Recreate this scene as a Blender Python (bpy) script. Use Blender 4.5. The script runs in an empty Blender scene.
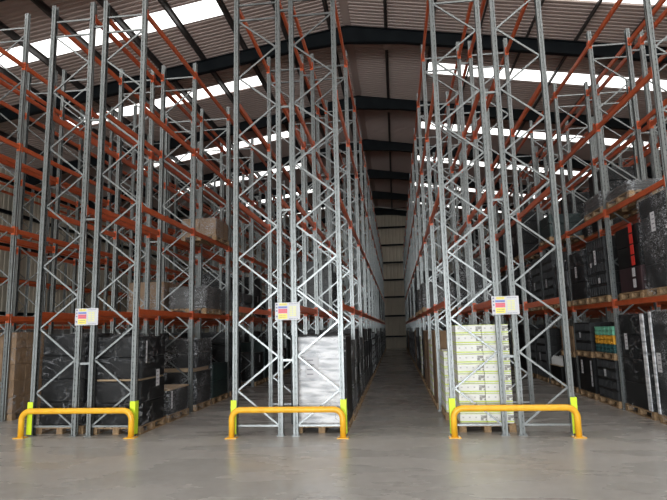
import bpy, math, random
from mathutils import Vector, Matrix
PI = math.pi
C = bpy.context.scene.collection
SC = bpy.context.scene

# ------------------------------------------------------------------ materials
def mat(name, base=(.5, .5, .5), rough=.6, metal=0.0, spec=.5):
    m = bpy.data.materials.new(name); m.use_nodes = True
    b = m.node_tree.nodes['Principled BSDF']
    b.inputs['Base Color'].default_value = (*base, 1)
    b.inputs['Roughness'].default_value = rough
    b.inputs['Metallic'].default_value = metal
    b.inputs['Specular IOR Level'].default_value = spec
    return m
def N(m, t, **kw):
    n = m.node_tree.nodes.new(t)
    for k, v in kw.items(): setattr(n, k, v)
    return n
def L(m, a, b): m.node_tree.links.new(a, b)
def bsdf(m): return m.node_tree.nodes['Principled BSDF']
def noise_col(m, c1, c2, scale=3, detail=5, coord='Object', stretch=(1, 1, 1), lo=.35, hi=.65):
    tc = N(m, 'ShaderNodeTexCoord'); mp = N(m, 'ShaderNodeMapping'); mp.inputs['Scale'].default_value = stretch
    n = N(m, 'ShaderNodeTexNoise'); n.inputs['Scale'].default_value = scale; n.inputs['Detail'].default_value = detail
    r = N(m, 'ShaderNodeValToRGB')
    r.color_ramp.elements[0].position = lo; r.color_ramp.elements[1].position = hi
    r.color_ramp.elements[0].color = (*c1, 1); r.color_ramp.elements[1].color = (*c2, 1)
    L(m, tc.outputs[coord], mp.inputs['Vector']); L(m, mp.outputs['Vector'], n.inputs['Vector'])
    L(m, n.outputs['Fac'], r.inputs['Fac']); L(m, r.outputs['Color'], bsdf(m).inputs['Base Color'])
    return n, r, mp, tc
def bump(m, src, strength=.3, dist=.01):
    b = N(m, 'ShaderNodeBump'); b.inputs['Strength'].default_value = strength; b.inputs['Distance'].default_value = dist
    L(m, src, b.inputs['Height']); L(m, b.outputs['Normal'], bsdf(m).inputs['Normal'])
def math_node(m, op, a, b=None, c=None):
    n = N(m, 'ShaderNodeMath', operation=op)
    for i, v in enumerate((a, b, c)):
        if v is None: continue
        if isinstance(v, (int, float)): n.inputs[i].default_value = v
        else: L(m, v, n.inputs[i])
    return n.outputs[0]
def mixcol(m, fac, c1, c2):
    n = N(m, 'ShaderNodeMix', data_type='RGBA')
    for i, v in ((0, fac), (6, c1), (7, c2)):
        if isinstance(v, tuple): n.inputs[i].default_value = (*v, 1)
        elif isinstance(v, (int, float)): n.inputs[i].default_value = v
        else: L(m, v, n.inputs[i])
    return n.outputs[2]

M = {}
# galvanised steel, with spangle
g = mat('galvanised_steel', (.5, .52, .53), .40, .95)
n, r, mp, tc = noise_col(g, (.235, .25, .25), (.275, .292, .292), 14, 4)
M['galv'] = g
# perforated post steel: rows of slots punched in the faces
g = mat('perforated_post_steel', (.5, .52, .53), .42, .8)
n, r, mp, tc = noise_col(g, (.20, .214, .212), (.235, .25, .248), 9, 4)
sx = N(g, 'ShaderNodeSeparateXYZ'); L(g, tc.outputs['Object'], sx.inputs[0])
zf = math_node(g, 'FRACT', math_node(g, 'MULTIPLY', sx.outputs['Z'], 20.0))
zin = math_node(g, 'LESS_THAN', zf, .42)
ay = math_node(g, 'ABSOLUTE', sx.outputs['Y'])
yin = math_node(g, 'LESS_THAN', math_node(g, 'ABSOLUTE', math_node(g, 'SUBTRACT', ay, .026)), .008)
xin = math_node(g, 'GREATER_THAN', sx.outputs['X'], .03)
hole = math_node(g, 'MULTIPLY', math_node(g, 'MULTIPLY', zin, yin), xin)
zf2 = math_node(g, 'FRACT', math_node(g, 'MULTIPLY', sx.outputs['Z'], 10.0))
h2 = math_node(g, 'MULTIPLY', math_node(g, 'LESS_THAN', zf2, .3), math_node(g, 'LESS_THAN', math_node(g, 'ABSOLUTE', math_node(g, 'ADD', sx.outputs['X'], .012)), .006))
hole = math_node(g, 'MAXIMUM', hole, h2)
L(g, mixcol(g, math_node(g, 'MULTIPLY', hole, .75), r.outputs['Color'], (.03, .03, .03)), bsdf(g).inputs['Base Color'])
M['post'] = g
g = mat('orange_beam_paint', (.62, .10, .035), .38); noise_col(g, (.44, .078, .020), (.52, .098, .028), 4, 4); M['orange'] = g
g = mat('orange_connector_paint', (.6, .085, .03), .45); noise_col(g, (.44, .070, .018), (.52, .088, .024), 12, 4); M['conn'] = g
g = mat('yellow_barrier_paint', (.85, .43, .03), .35); noise_col(g, (.88, .44, .022), (.95, .52, .03), 6, 4); M['yellow'] = g
M['lime'] = mat('lime_plastic_guard', (.72, .95, .03), .5)
M['steel_bolt'] = mat('zinc_bolt', (.5, .48, .42), .4, .7)
# floor
f = mat('polished_concrete', (.3, .28, .26), .3)
n, r, mp, tc = noise_col(f, (.385, .370, .348), (.44, .423, .40), .4, 8, 'Object', (1, 1, 1), .3, .7)
n2 = N(f, 'ShaderNodeTexNoise'); n2.inputs['Scale'].default_value = 5; n2.inputs['Detail'].default_value = 9; n2.inputs['Roughness'].default_value = .7
L(f, tc.outputs['Object'], n2.inputs['Vector'])
mp3 = N(f, 'ShaderNodeMapping'); mp3.inputs['Scale'].default_value = (.25, .6, 1); mp3.inputs['Rotation'].default_value = (0, 0, .25)
n3 = N(f, 'ShaderNodeTexNoise'); n3.inputs['Scale'].default_value = 2.5; n3.inputs['Detail'].default_value = 7
L(f, tc.outputs['Object'], mp3.inputs['Vector']); L(f, mp3.outputs['Vector'], n3.inputs['Vector'])
r2 = N(f, 'ShaderNodeValToRGB'); r2.color_ramp.elements[0].position = .33; r2.color_ramp.elements[1].position = .72
r2.color_ramp.elements[0].color = (.86, .855, .85, 1); r2.color_ramp.elements[1].color = (1.06, 1.06, 1.06, 1)
L(f, n2.outputs['Fac'], r2.inputs['Fac'])
r3 = N(f, 'ShaderNodeValToRGB'); r3.color_ramp.elements[0].position = .38; r3.color_ramp.elements[1].position = .62
r3.color_ramp.elements[0].color = (.95, .95, .95, 1); r3.color_ramp.elements[1].color = (1.05, 1.05, 1.05, 1)
L(f, n3.outputs['Fac'], r3.inputs['Fac'])
mm = N(f, 'ShaderNodeMix', data_type='RGBA', blend_type='MULTIPLY'); mm.inputs[0].default_value = 1
L(f, r.outputs['Color'], mm.inputs[6]); L(f, r2.outputs['Color'], mm.inputs[7])
mm2 = N(f, 'ShaderNodeMix', data_type='RGBA', blend_type='MULTIPLY'); mm2.inputs[0].default_value = 1
L(f, mm.outputs[2], mm2.inputs[6]); L(f, r3.outputs['Color'], mm2.inputs[7]); L(f, mm2.outputs[2], bsdf(f).inputs['Base Color'])
rr = N(f, 'ShaderNodeMapRange'); rr.inputs['From Min'].default_value = .3; rr.inputs['From Max'].default_value = .7
rr.inputs['To Min'].default_value = .19; rr.inputs['To Max'].default_value = .36
L(f, n3.outputs['Fac'], rr.inputs['Value']); L(f, rr.outputs['Result'], bsdf(f).inputs['Roughness'])
bump(f, n2.outputs['Fac'], .06, .004); M['floor'] = f
# shell
g = mat('brown_grey_roof_sheet', (.2, .16, .14), .55); noise_col(g, (.40, .315, .28), (.46, .365, .325), .35, 4); M['roof'] = g
g = mat('beige_wall_sheet', (.42, .38, .32), .6); noise_col(g, (.60, .54, .43), (.68, .61, .49), .6, 4); M['wall'] = g
M['blockwork'] = mat('grey_blockwork', (.25, .245, .235), .8)
g = mat('black_painted_steel', (.012, .017, .02), .5); noise_col(g, (.006, .008, .010), (.010, .013, .015), 2, 3); bsdf(g).inputs['Specular IOR Level'].default_value = .15; M['steel'] = g
M['purlin'] = mat('dull_painted_purlin', (.045, .04, .038), .6)
sk = bpy.data.materials.new('daylit_rooflight'); sk.use_nodes = True
nt = sk.node_tree; nt.nodes.clear(); o = nt.nodes.new('ShaderNodeOutputMaterial'); e = nt.nodes.new('ShaderNodeEmission')
e.inputs['Color'].default_value = (1, .99, .965, 1); e.inputs['Strength'].default_value = 2.7
nt.links.new(e.outputs[0], o.inputs[0]); M['sky'] = sk
M['sky2'] = sk.copy(); M['sky2'].name = 'boosted_hall_rooflight'
[n for n in M['sky2'].node_tree.nodes if n.type == 'EMISSION'][0].inputs['Strength'].default_value = 7.5  # unseen rooflights over the hall, strengthened to light the front floor
# goods
g = mat('pallet_wood', (.42, .27, .14), .8); noise_col(g, (.20, .125, .062), (.38, .25, .135), 5, 6, 'Object', (6, 1, 6)); M['wood'] = g
g = mat('black_goods', (.02, .021, .022), .5, 0, .25); noise_col(g, (.004, .0042, .0045), (.009, .0092, .0095), 3, 3); M['black'] = g
g = mat('charcoal_goods', (.05, .05, .052), .5, 0, .25); noise_col(g, (.008, .0085, .009), (.018, .0185, .0195), 3, 3); M['charcoal'] = g
g = mat('dark_green_goods', (.012, .035, .032), .5); noise_col(g, (.008, .020, .020), (.018, .040, .037), 3, 3); M['dgreen'] = g
g = mat('dark_plum_goods', (.03, .015, .018), .5); noise_col(g, (.022, .010, .013), (.04, .018, .022), 3, 3); M['plum'] = g
g = mat('brown_cardboard', (.33, .21, .12), .8); noise_col(g, (.20, .125, .068), (.27, .175, .10), 3, 5); M['card'] = g
M['tape'] = mat('brown_parcel_tape', (.24, .15, .08), .4)
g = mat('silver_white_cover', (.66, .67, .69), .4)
n, r, mp, tc = noise_col(g, (.33, .35, .38), (.86, .87, .89), 2.0, 8, 'Object', (1, 1, 5), .33, .58); bump(g, n.outputs['Fac'], .9, .05); M['silver'] = g  # fold shading is mixed into the cover colour as stretched noise
M['teal'] = mat('teal_plastic_crate', (.02, .085, .09), .45); M['mint'] = mat('mint_plastic_crate', (.17, .48, .33), .45)
M['amber'] = mat('amber_plastic_crate', (.72, .36, .03), .45); M['bcrate'] = mat('black_plastic_crate', (.016, .017, .018), .4)
M['white'] = mat('white_plastic', (.75, .76, .75), .4); M['label'] = mat('white_paper_label', (.62, .62, .64), .6)
M['ink'] = mat('printed_ink', (.25, .25, .28), .6); M['red'] = mat('red_sticker', (.62, .03, .02), .5)
M['lgrey'] = mat('pale_grey_sacks', (.07, .07, .068), .6); M['tan'] = mat('tan_board', (.40, .29, .18), .75); M['grey'] = mat('grey_tote_plastic', (.06, .063, .067), .4)
# white carton with a lime band and a dark picture at one end
g = mat('white_lime_carton', (.8, .8, .76), .55)
tc = N(g, 'ShaderNodeTexCoord'); sx = N(g, 'ShaderNodeSeparateXYZ'); L(g, tc.outputs['Object'], sx.inputs[0])
z = sx.outputs['Z']; x = sx.outputs['X']; y = sx.outputs['Y']
band = math_node(g, 'LESS_THAN', math_node(g, 'ABSOLUTE', math_node(g, 'SUBTRACT', z, .032)), .011)
band = math_node(g, 'MAXIMUM', band, math_node(g, 'LESS_THAN', math_node(g, 'ABSOLUTE', math_node(g, 'SUBTRACT', z, .164)), .004))
nz = N(g, 'ShaderNodeTexNoise'); nz.inputs['Scale'].default_value = 16; L(g, tc.outputs['Object'], nz.inputs['Vector'])
pic = math_node(g, 'MULTIPLY', math_node(g, 'GREATER_THAN', x, .125), math_node(g, 'LESS_THAN', math_node(g, 'ABSOLUTE', math_node(g, 'SUBTRACT', z, .095)), .042))
pic = math_node(g, 'MULTIPLY', pic, math_node(g, 'GREATER_THAN', nz.outputs['Fac'], .42))
txt = math_node(g, 'MULTIPLY', math_node(g, 'LESS_THAN', math_node(g, 'ABSOLUTE', math_node(g, 'SUBTRACT', z, .105)), .012),
                math_node(g, 'GREATER_THAN', math_node(g, 'FRACT', math_node(g, 'MULTIPLY', math_node(g, 'ADD', x, y), 9.0)), .72))
c = mixcol(g, band, (.84, .84, .80), (.60, .74, .12)); c = mixcol(g, math_node(g, 'MULTIPLY', txt, .5), c, (.22, .22, .2)); c = mixcol(g, math_node(g, 'MULTIPLY', pic, .8), c, (.16, .15, .13))
L(g, c, bsdf(g).inputs['Base Color']); M['lcarton'] = g
# clear stretch film; whitish wrinkle lines painted in for its highlights
def film(name, scale, amt):
    w = bpy.data.materials.new(name); w.use_nodes = True; nt = w.node_tree; nt.nodes.clear()
    out = N(w, 'ShaderNodeOutputMaterial'); mx = N(w, 'ShaderNodeMixShader'); tr = N(w, 'ShaderNodeBsdfTransparent')
    gl = N(w, 'ShaderNodeBsdfPrincipled'); gl.inputs['Base Color'].default_value = (.62, .64, .67, 1); gl.inputs['Roughness'].default_value = .22
    tc = N(w, 'ShaderNodeTexCoord'); mp = N(w, 'ShaderNodeMapping'); mp.inputs['Scale'].default_value = (1, 1, 1.6); mp.inputs['Rotation'].default_value = (.5, .4, .3)
    nz = N(w, 'ShaderNodeTexNoise'); nz.inputs['Scale'].default_value = scale; nz.inputs['Detail'].default_value = 6; nz.inputs['Distortion'].default_value = 1.4
    L(w, tc.outputs['Object'], mp.inputs['Vector']); L(w, mp.outputs['Vector'], nz.inputs['Vector'])
    bp = N(w, 'ShaderNodeBump'); bp.inputs['Strength'].default_value = .8; bp.inputs['Distance'].default_value = .06
    L(w, nz.outputs['Fac'], bp.inputs['Height']); L(w, bp.outputs['Normal'], gl.inputs['Normal'])
    n2_ = N(w, 'ShaderNodeTexNoise'); n2_.inputs['Scale'].default_value = 1.6; n2_.inputs['Detail'].default_value = 3; L(w, tc.outputs['Object'], n2_.inputs['Vector'])
    ln = math_node(w, 'SUBTRACT', 1.0, math_node(w, 'DIVIDE', math_node(w, 'ABSOLUTE', math_node(w, 'SUBTRACT', nz.outputs['Fac'], .52)), .03))
    ln = math_node(w, 'MAXIMUM', ln, 0.0)
    mk = math_node(w, 'MULTIPLY', math_node(w, 'MAXIMUM', math_node(w, 'SUBTRACT', n2_.outputs['Fac'], .38), 0.0), 4.5)
    fac = math_node(w, 'MULTIPLY_ADD', math_node(w, 'MULTIPLY', ln, mk), (.34 if amt < .1 else 1.2), amt * .15); fac = math_node(w, 'MINIMUM', fac, .75)
    L(w, fac, mx.inputs[0])
    L(w, tr.outputs[0], mx.inputs[1]); L(w, gl.outputs[0], mx.inputs[2]); L(w, mx.outputs[0], out.inputs[0]); return w
M['film'] = film('clear_stretch_film', 3, .06); M['film2'] = film('crinkled_stretch_film', 9, .20)

# ------------------------------------------------------------------ mesh helpers
class MB:
    def __init__(s): s.v = []; s.f = []; s.m = []
    def add(s, vs, fs, mi=0):
        b = len(s.v); s.v += [tuple(v) for v in vs]; s.f += [tuple(b + i for i in q) for q in fs]; s.m += [mi] * len(fs)
    def box(s, x0, x1, y0, y1, z0, z1, mi=0, b=0.0):
        if b <= 0:
            vs = [(x, y, z) for z in (z0, z1) for y in (y0, y1) for x in (x0, x1)]
            s.add(vs, [(0, 2, 3, 1), (4, 5, 7, 6), (0, 1, 5, 4), (2, 6, 7, 3), (0, 4, 6, 2), (1, 3, 7, 5)], mi); return s
        # chamfered in plan and in height
        def ring(i, z): 
            X0, X1, Y0, Y1 = x0 + i, x1 - i, y0 + i, y1 - i; c = b
            return [(X0 + c, Y0, z), (X1 - c, Y0, z), (X1, Y0 + c, z), (X1, Y1 - c, z), (X1 - c, Y1, z), (X0 + c, Y1, z), (X0, Y1 - c, z), (X0, Y0 + c, z)]
        vs = ring(b, z0) + ring(0, z0 + b) + ring(0, z1 - b) + ring(b, z1); fs = []
        for k in range(3):
            for i in range(8): j = (i + 1) % 8; fs.append((k * 8 + i, k * 8 + j, k * 8 + 8 + j, k * 8 + 8 + i))
        fs.append(tuple(range(7, -1, -1))); fs.append(tuple(range(24, 32))); s.add(vs, fs, mi); return s
    def bar(s, p, q, w, t, up=(0, 1, 0), mi=0):
        """rectangular bar from p to q; w across, t along `up`"""
        p = Vector(p); q = Vector(q); d = (q - p).normalized(); u = Vector(up); u = (u - d * u.dot(d)).normalized(); a = d.cross(u)
        vs = [e + a * (i * w / 2) + u * (j * t / 2) for e in (p, q) for i, j in ((-1, -1), (1, -1), (1, 1), (-1, 1))]
        s.add(vs, [(3, 2, 1, 0), (4, 5, 6, 7), (0, 1, 5, 4), (1, 2, 6, 5), (2, 3, 7, 6), (3, 0, 4, 7)], mi); return s
    def tube(s, pts, r, n=14, mi=0):
        pts = [Vector(p) for p in pts]; vs = []; fs = []; u = None
        for i, p in enumerate(pts):
            d = (pts[min(i + 1, len(pts) - 1)] - pts[max(i - 1, 0)]).normalized()
            if u is None: u = d.orthogonal().normalized()
            u = (u - d * u.dot(d)).normalized(); w = d.cross(u)
            vs += [p + (u * math.cos(2 * PI * k / n) + w * math.sin(2 * PI * k / n)) * r for k in range(n)]
        for i in range(len(pts) - 1):
            for k in range(n): j = (k + 1) % n; fs.append((i * n + k, i * n + j, (i + 1) * n + j, (i + 1) * n + k))
        fs.append(tuple(range(n - 1, -1, -1))); fs.append(tuple((len(pts) - 1) * n + k for k in range(n))); s.add(vs, fs, mi); return s
    def prism(s, poly, z0, z1, mi=0):
        n = len(poly); vs = [(x, y, z0) for x, y in poly] + [(x, y, z1) for x, y in poly]
        fs = [(i, (i + 1) % n, n + (i + 1) % n, n + i) for i in range(n)] + [tuple(range(n - 1, -1, -1)), tuple(range(n, 2 * n))]
        s.add(vs, fs, mi); return s
    def mesh(s, name, mats, smooth=False):
        me = bpy.data.meshes.new(name); me.from_pydata(s.v, [], s.f); me.update()
        for m in (mats if isinstance(mats, (list, tuple)) else [mats]): me.materials.append(m)
        for p, i in zip(me.polygons, s.m): p.material_index = i; p.use_smooth = smooth
        return me
def obj(name, me, parent=None, loc=(0, 0, 0), rz=0.0):
    o = bpy.data.objects.new(name, me); C.objects.link(o); o.location = loc; o.rotation_euler = (0, 0, rz)
    if parent: o.parent = parent
    return o
def thing(name, label, cat, loc=(0, 0, 0), group=None, me=None, rz=0.0):
    o = obj(name, me, None, loc, rz); o['label'] = label; o['category'] = cat
    if group: o['group'] = group
    return o
def struct(name, me, parent=None, loc=(0, 0, 0)):
    o = obj(name, me, parent, loc)
    if not parent: o['kind'] = 'structure'
    return o
def copy_tree(o, kids, parent=None):
    c = o.copy(); C.objects.link(c); c.parent = parent
    for ch in kids.get(o, ()): copy_tree(ch, kids, c)
    return c

# ------------------------------------------------------------------ measured layout (metres; camera at the origin, aisles run along +Y)
Y0, B, HT = 9.763, 2.8, 8.69
LV = [2.255, 4.28, 6.30, 8.345]
XW0, XW1, YB, YF = -19.5, 16.7, 50.3, -16.0      # walls
XR, HR, SL = -1.4, 13.12, .165                    # ridge
def roof_h(x): return HR - SL * abs(x - XR)

# ------------------------------------------------------------------ shell
mb = MB(); mb.box(XW0 - .3, XW1 + .3, YF - .3, YB + .3, -.2, 0); struct('floor', mb.mesh('floor', M['floor']))
SKY_L = [-8.6, -2.5, 3.6, 9.7, 16.2, 21.7, 28.3, 33.95, 40.35, 46.4]; SKY_R = [-8.6, -2.5, 3.6, 9.7, 16.3, 22.0, 28.55, 34.35, 40.9, 46.8]
SKL, SKR = (-14.1, -5.35), (1.75, 15.6)
def skw(s): return .46 if s > 12 else .85      # half width: unseen hall rooflights are broadened to brighten the front floor
def corr(mbd, xa, xb, ya, yb, mi=0):
    """trapezoidal sheet running down the slope from xa to xb"""
    p = .2; ys = []; k0 = math.floor(ya / p)
    k = k0
    while k * p < yb:
        for dy, dz in ((0, 0), (.1, 0), (.125, .045), (.175, .045)):
            y = k * p + dy
            if ya < y < yb: ys.append((y, dz))
        k += 1
    ys = [(ya, ys[0][1])] + ys + [(yb, ys[-1][1])]
    for t in (0, .012):
        vs = []
        for y, dz in ys: vs += [(xa, y, roof_h(xa) + .2 + dz + t), (xb, y, roof_h(xb) + .2 + dz + t)]
        mbd.add(vs, [(2 * i, 2 * i + 1, 2 * i + 3, 2 * i + 2) for i in range(len(ys) - 1)], mi)
mb = MB()
for xs, sk_ in (((XW0, XR), SKL), ((XR, XW1), SKR)):
    inner = (xs[0], xs[1])
    # strips without rooflight at the ends of each slope
    corr(mb, xs[0], sk_[0], YF, YB) if sk_[0] > xs[0] else None
    corr(mb, sk_[1], xs[1], YF, YB)
    y = YF
    for s in (SKY_L if sk_ is SKL else SKY_R):
        corr(mb, sk_[0], sk_[1], y, s - skw(s)); y = s + skw(s)
    corr(mb, sk_[0], sk_[1], y, YB)
mb.bar((XR, YF, HR + .17), (XR, YB, HR + .17), .3, .02, (0, 0, 1))
ceil = struct('ceiling', mb.mesh('roof_sheeting', M['roof']))
wn = 0
for (a, b), ys_ in ((SKL, SKY_L), (SKR, SKY_R)):
    for s in ys_:
        wn += 1; m2 = MB(); corr(m2, a, b, s - skw(s), s + skw(s)); struct('window_%d' % wn, m2.mesh('rooflight', M['sky'] if s > 12 else M['sky2']))
# rafters
def rafter_mesh():
    m2 = MB()
    for x0, x1, x2, d0 in ((XR, XR - 2.0, XW0 + .25, .66), (XR, XR + 2.0, XW1 - .25, .66)):
        for (xa, da), (xb, db) in (((x0, d0), (x1, .50)), ((x1, .50), (x2 - (x2 - x1) * .16, .50)), ((x2 - (x2 - x1) * .16, .50), (x2, .95))):
            za, zb = roof_h(xa), roof_h(xb)
            m2.bar((xa, 0, za - .012), (xb, 0, zb - .012), .2, .024, (0, 0, 1))
            m2.bar((xa, 0, za - da + .012), (xb, 0, zb - db + .012), .2, .024, (0, 0, 1))
            vs = [(xa, -.006, za), (xb, -.006, zb), (xb, -.006, zb - db), (xa, -.006, za - da)]
            vs += [(x, .006, z) for x, _, z in vs]
            m2.add(vs, [(0, 1, 2, 3), (7, 6, 5, 4), (0, 4, 5, 1), (3, 2, 6, 7)])
    return m2.mesh('rafter', M['steel'])
rm = rafter_mesh(); RY = [18.85 + 6.2 * i for i in range(-5, 6)]
for y in RY: obj('rafter', rm, ceil, (0, y, 0))
px = [-2.02 - 1.65 * i for i in range(0, 11)] + [.07 + 1.68 * i for i in range(0, 10)]
for x in px:
    m2 = MB(); h = roof_h(x)
    m2.box(x - .004, x + .004, YF, YB, h, h + .2); m2.box(x, x + .065, YF, YB, h + .192, h + .2); m2.box(x - .065, x, YF, YB, h, h + .008)
    obj('purlin', m2.mesh('purlin', M['purlin']), ceil)
m2 = MB()
for k, x in enumerate(px):
    if k % 3 == 1:
        m2.bar((0, 0, 0), (0, -.45, .45), .045, .008, (1, 0, 0)); break
fb = m2.mesh('fly_brace', M['purlin'])
for k, x in enumerate(px):
    if k % 3 == 1 or k == 8:
        for y in RY[4:]: obj('fly_brace', fb, ceil, (x + .05, y - .1, roof_h(x) - .45))
# roof bracing rods in the last bay
m2 = MB(); m2.tube([(XR - 6, 43.7, roof_h(XR - 6) - .25), (XR + .1, 49.8, HR - .35)], .03, 8); m2.tube([(XR + 6, 43.7, roof_h(XR + 6) - .25), (XR - .1, 49.8, HR - .35)], .03, 8)
m2.tube([(XR - 6, 49.8, roof_h(XR - 6) - .25), (XR + .1, 43.7, HR - .35)], .03, 8)
obj('brace_rod', m2.mesh('brace_rod', M['steel']), ceil)
# wall sheets
def wall_sheet(mbd, fixed, a, b, axis, zt, z0=0):
    """vertical-rib cladding with straight run a..b; axis 'x': wall plane x=fixed"""
    p = .333; k = math.floor(a / p); pts = []
    while k * p < b:
        for d, o in ((0, 0), (.22, 0), (.25, .03), (.305, .03)):
            t = k * p + d
            if a < t < b: pts.append((t, o))
        k += 1
    pts = [(a, 0)] + pts + [(b, 0)]; vs = []
    sg = 1 if fixed > 0 else -1
    for t, o in pts:
        for z in (z0, zt(t)):
            vs.append((fixed + sg * o, t, z) if axis == 'x' else (t, fixed + sg * o, z))
    mbd.add(vs, [(2 * i, 2 * i + 2, 2 * i + 3, 2 * i + 1) for i in range(len(pts) - 1)])
m2 = MB(); wall_sheet(m2, YB, XW0, XW1, 'y', lambda x: roof_h(x) + .2); wb = struct('wall_back', m2.mesh('wall_back', M['wall']))
for h in (1.07, 2.93, 4.66, 6.25, 7.87, 9.52, 11.2, 12.5):
    xa, xb = XW0 + .1, XW1 - .1
    if h > 10: w = (HR - h) / SL; xa, xb = max(xa, XR - w), min(xb, XR + w)
    m2 = MB(); m2.box(xa, xb, YB - .22, YB - .02, h - .07, h - .06); m2.box(xa, xb, YB - .2, YB - .19, h - .07, h + .09); obj('girt', m2.mesh('girt', M['steel']), wb)
for x in (-13.5, -7.5, 1.45, 4.9, 10.8):
    m2 = MB(); t = roof_h(x); m2.box(x - .07, x + .07, YB - .42, YB - .40, 0, t); m2.box(x - .005, x + .005, YB - .4, YB - .24, 0, t); m2.box(x - .07, x + .07, YB - .24, YB - .22, 0, t)
    obj('wind_post', m2.mesh('wind_post', M['steel']), wb)
SD0, SD1, SDH = -14.5, -6.0, 4.6       # assumed side doorway in the left wall, added to light the left posts
for nm, X, sg in (('wall_left', XW0, 1), ('wall_right', XW1, -1)):
    m2 = MB(); runs = [(YF, YB)] if sg < 0 else [(YF, SD0), (SD1, YB)]
    for a, b in runs: wall_sheet(m2, X, a, b, 'x', lambda y: roof_h(X) + .2)
    if sg > 0: wall_sheet(m2, X, SD0, SD1, 'x', lambda y: roof_h(X) + .2, SDH)
    w = struct(nm, m2.mesh(nm, M['wall']))
    m2 = MB()
    for ya, yb in runs: m2.box(min(X, X + sg * .14), max(X, X + sg * .14), ya, yb, 0, 2.2)
    obj('block_plinth', m2.mesh('block_plinth', M['blockwork']), w)
    for h in (3.0, 4.7, 6.4, 8.1, 9.7):
        m2 = MB(); a, b = sorted((X + sg * .03, X + sg * .22)); c = X + sg * .21
        for ya, yb in (runs if h < SDH + .1 else [(YF, YB)]): m2.box(a, b, ya, yb, h - .07, h - .06); m2.box(c - .006, c + .006, ya, yb, h - .07, h + .09)
        obj('girt', m2.mesh('girt', M['steel']), w)
    cm = MB(); cm.box(-.15, .15, -.1, -.08, 0, roof_h(X) - .1); cm.box(-.15, .15, .08, .1, 0, roof_h(X) - .1); cm.box(-.006, .006, -.08, .08, 0, roof_h(X) - .1)
    cme = cm.mesh('column', M['steel'])
    for y in RY: obj('column', cme, w, (X + sg * .42, y, 0), PI / 2)
# front wall behind the camera, with a loading doorway assumed for the brightness
DX0, DX1, DH = -8.0, 3.6, 4.8
m2 = MB(); t = .1
for a, b, z0 in ((XW0, DX0, 0), (DX1, XW1, 0), (DX0, DX1, DH)):
    xs = [a] + ([XR] if a < XR < b else []) + [b]
    for p, q in zip(xs, xs[1:]):
        vs = [(p, YF, z0), (q, YF, z0), (q, YF, roof_h(q) + .2), (p, YF, roof_h(p) + .2)]; vs += [(x, YF - t, z) for x, _, z in vs]
        m2.add(vs, [(0, 1, 2, 3), (7, 6, 5, 4), (0, 4, 5, 1), (1, 5, 6, 2), (2, 6, 7, 3), (3, 7, 4, 0)])
struct('wall_front', m2.mesh('wall_front', M['wall']))
m2 = MB()
for x in (DX0, DX1): m2.box(x - .1, x + .1, YF - .15, YF + .12, 0, DH)
m2.box(DX0 - .1, DX1 + .1, YF - .15, YF + .12, DH, DH + .2); struct('assumed_door_1', m2.mesh('assumed_door_1', M['steel']))
m2 = MB()
for y in (SD0, SD1): m2.box(XW0 - .12, XW0 + .15, y - .1, y + .1, 0, SDH)
m2.box(XW0 - .12, XW0 + .15, SD0 - .1, SD1 + .1, SDH, SDH + .2); struct('added_door_2', m2.mesh('added_door_2', M['steel']))

# ------------------------------------------------------------------ rack meshes
D = .84
def offset_poly(pts, t):
    """closed outline of an open polyline with thickness t to the left"""
    n = len(pts); L2 = []
    for i in range(n):
        ds = []
        if i > 0: ds.append((Vector(pts[i]) - Vector(pts[i - 1])).normalized())
        if i < n - 1: ds.append((Vector(pts[i + 1]) - Vector(pts[i])).normalized())
        ns = [Vector((-d.y, d.x)) for d in ds]; a = sum(ns, Vector((0, 0)))
        a = a / max(a.dot(ns[0]), .2) if len(ns) > 1 else a
        L2.append(tuple(Vector(pts[i]) + a * t))
    return list(pts) + L2[::-1]
def strip_prism(mbd, pts, t, z0, z1):
    poly = offset_poly(pts, t); n = len(pts); vs = [(x, y, z) for z in (z0, z1) for x, y in poly]; k = 2 * n
    fs = [(i, (i + 1) % k, k + (i + 1) % k, k + i) for i in range(k)]
    for i in range(n - 1):
        fs.append((i + 1, i, k - 1 - i, k - 2 - i)); fs.append((k + i, k + i + 1, k + k - 2 - i, k + k - 1 - i))
    mbd.add(vs, fs)
w2, dx = .05, .043      # half width along Y, half depth along X
prof = [(-dx + .0, -w2 + .018), (-dx, -w2), (-.018, -w2), (-.012, -w2 + .009), (.004, -w2 + .009), (.010, -w2), (dx, -w2), (dx, -.014), (dx - .01, -.008), (dx - .01, .008), (dx, .014), (dx, w2),
        (.010, w2), (.004, w2 - .009), (-.012, w2 - .009), (-.018, w2), (-dx, w2), (-dx, w2 - .018)]
def post_mesh(h):
    m2 = MB(); strip_prism(m2, prof, .0035, .006, h); return m2.mesh('post', M['post'])
POST = {HT: post_mesh(HT), 9.74: post_mesh(9.74)}
m2 = MB(); m2.box(-.075, .075, -.075, .075, 0, .006)
for sx_ in (-.06, .06): m2.tube([(sx_, -.055, .006), (sx_, -.055, .03)], .009, 6)
PLATE = m2.mesh('base_plate', M['galv'])
def nodes(h):
    inner = [.18 + 1.2 * k for k in range(12)]; outer = [.78 + 1.2 * k for k in range(12)]; seq = []
    for a, b in zip(inner, outer): seq += [(-1, a), (1, b)]
    return [s for s in seq if s[1] < h - .55]
def brace_mesh(p, q):
    m2 = MB(); m2.bar(p, q, .031, .022, (0, 1, 0)); return m2.mesh('diagonal_brace', M['galv'])
def horiz(m2, z): m2.box(-D / 2 + .04, D / 2 - .04, -.014, .014, z - .017, z + .017)
BR = {}
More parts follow.
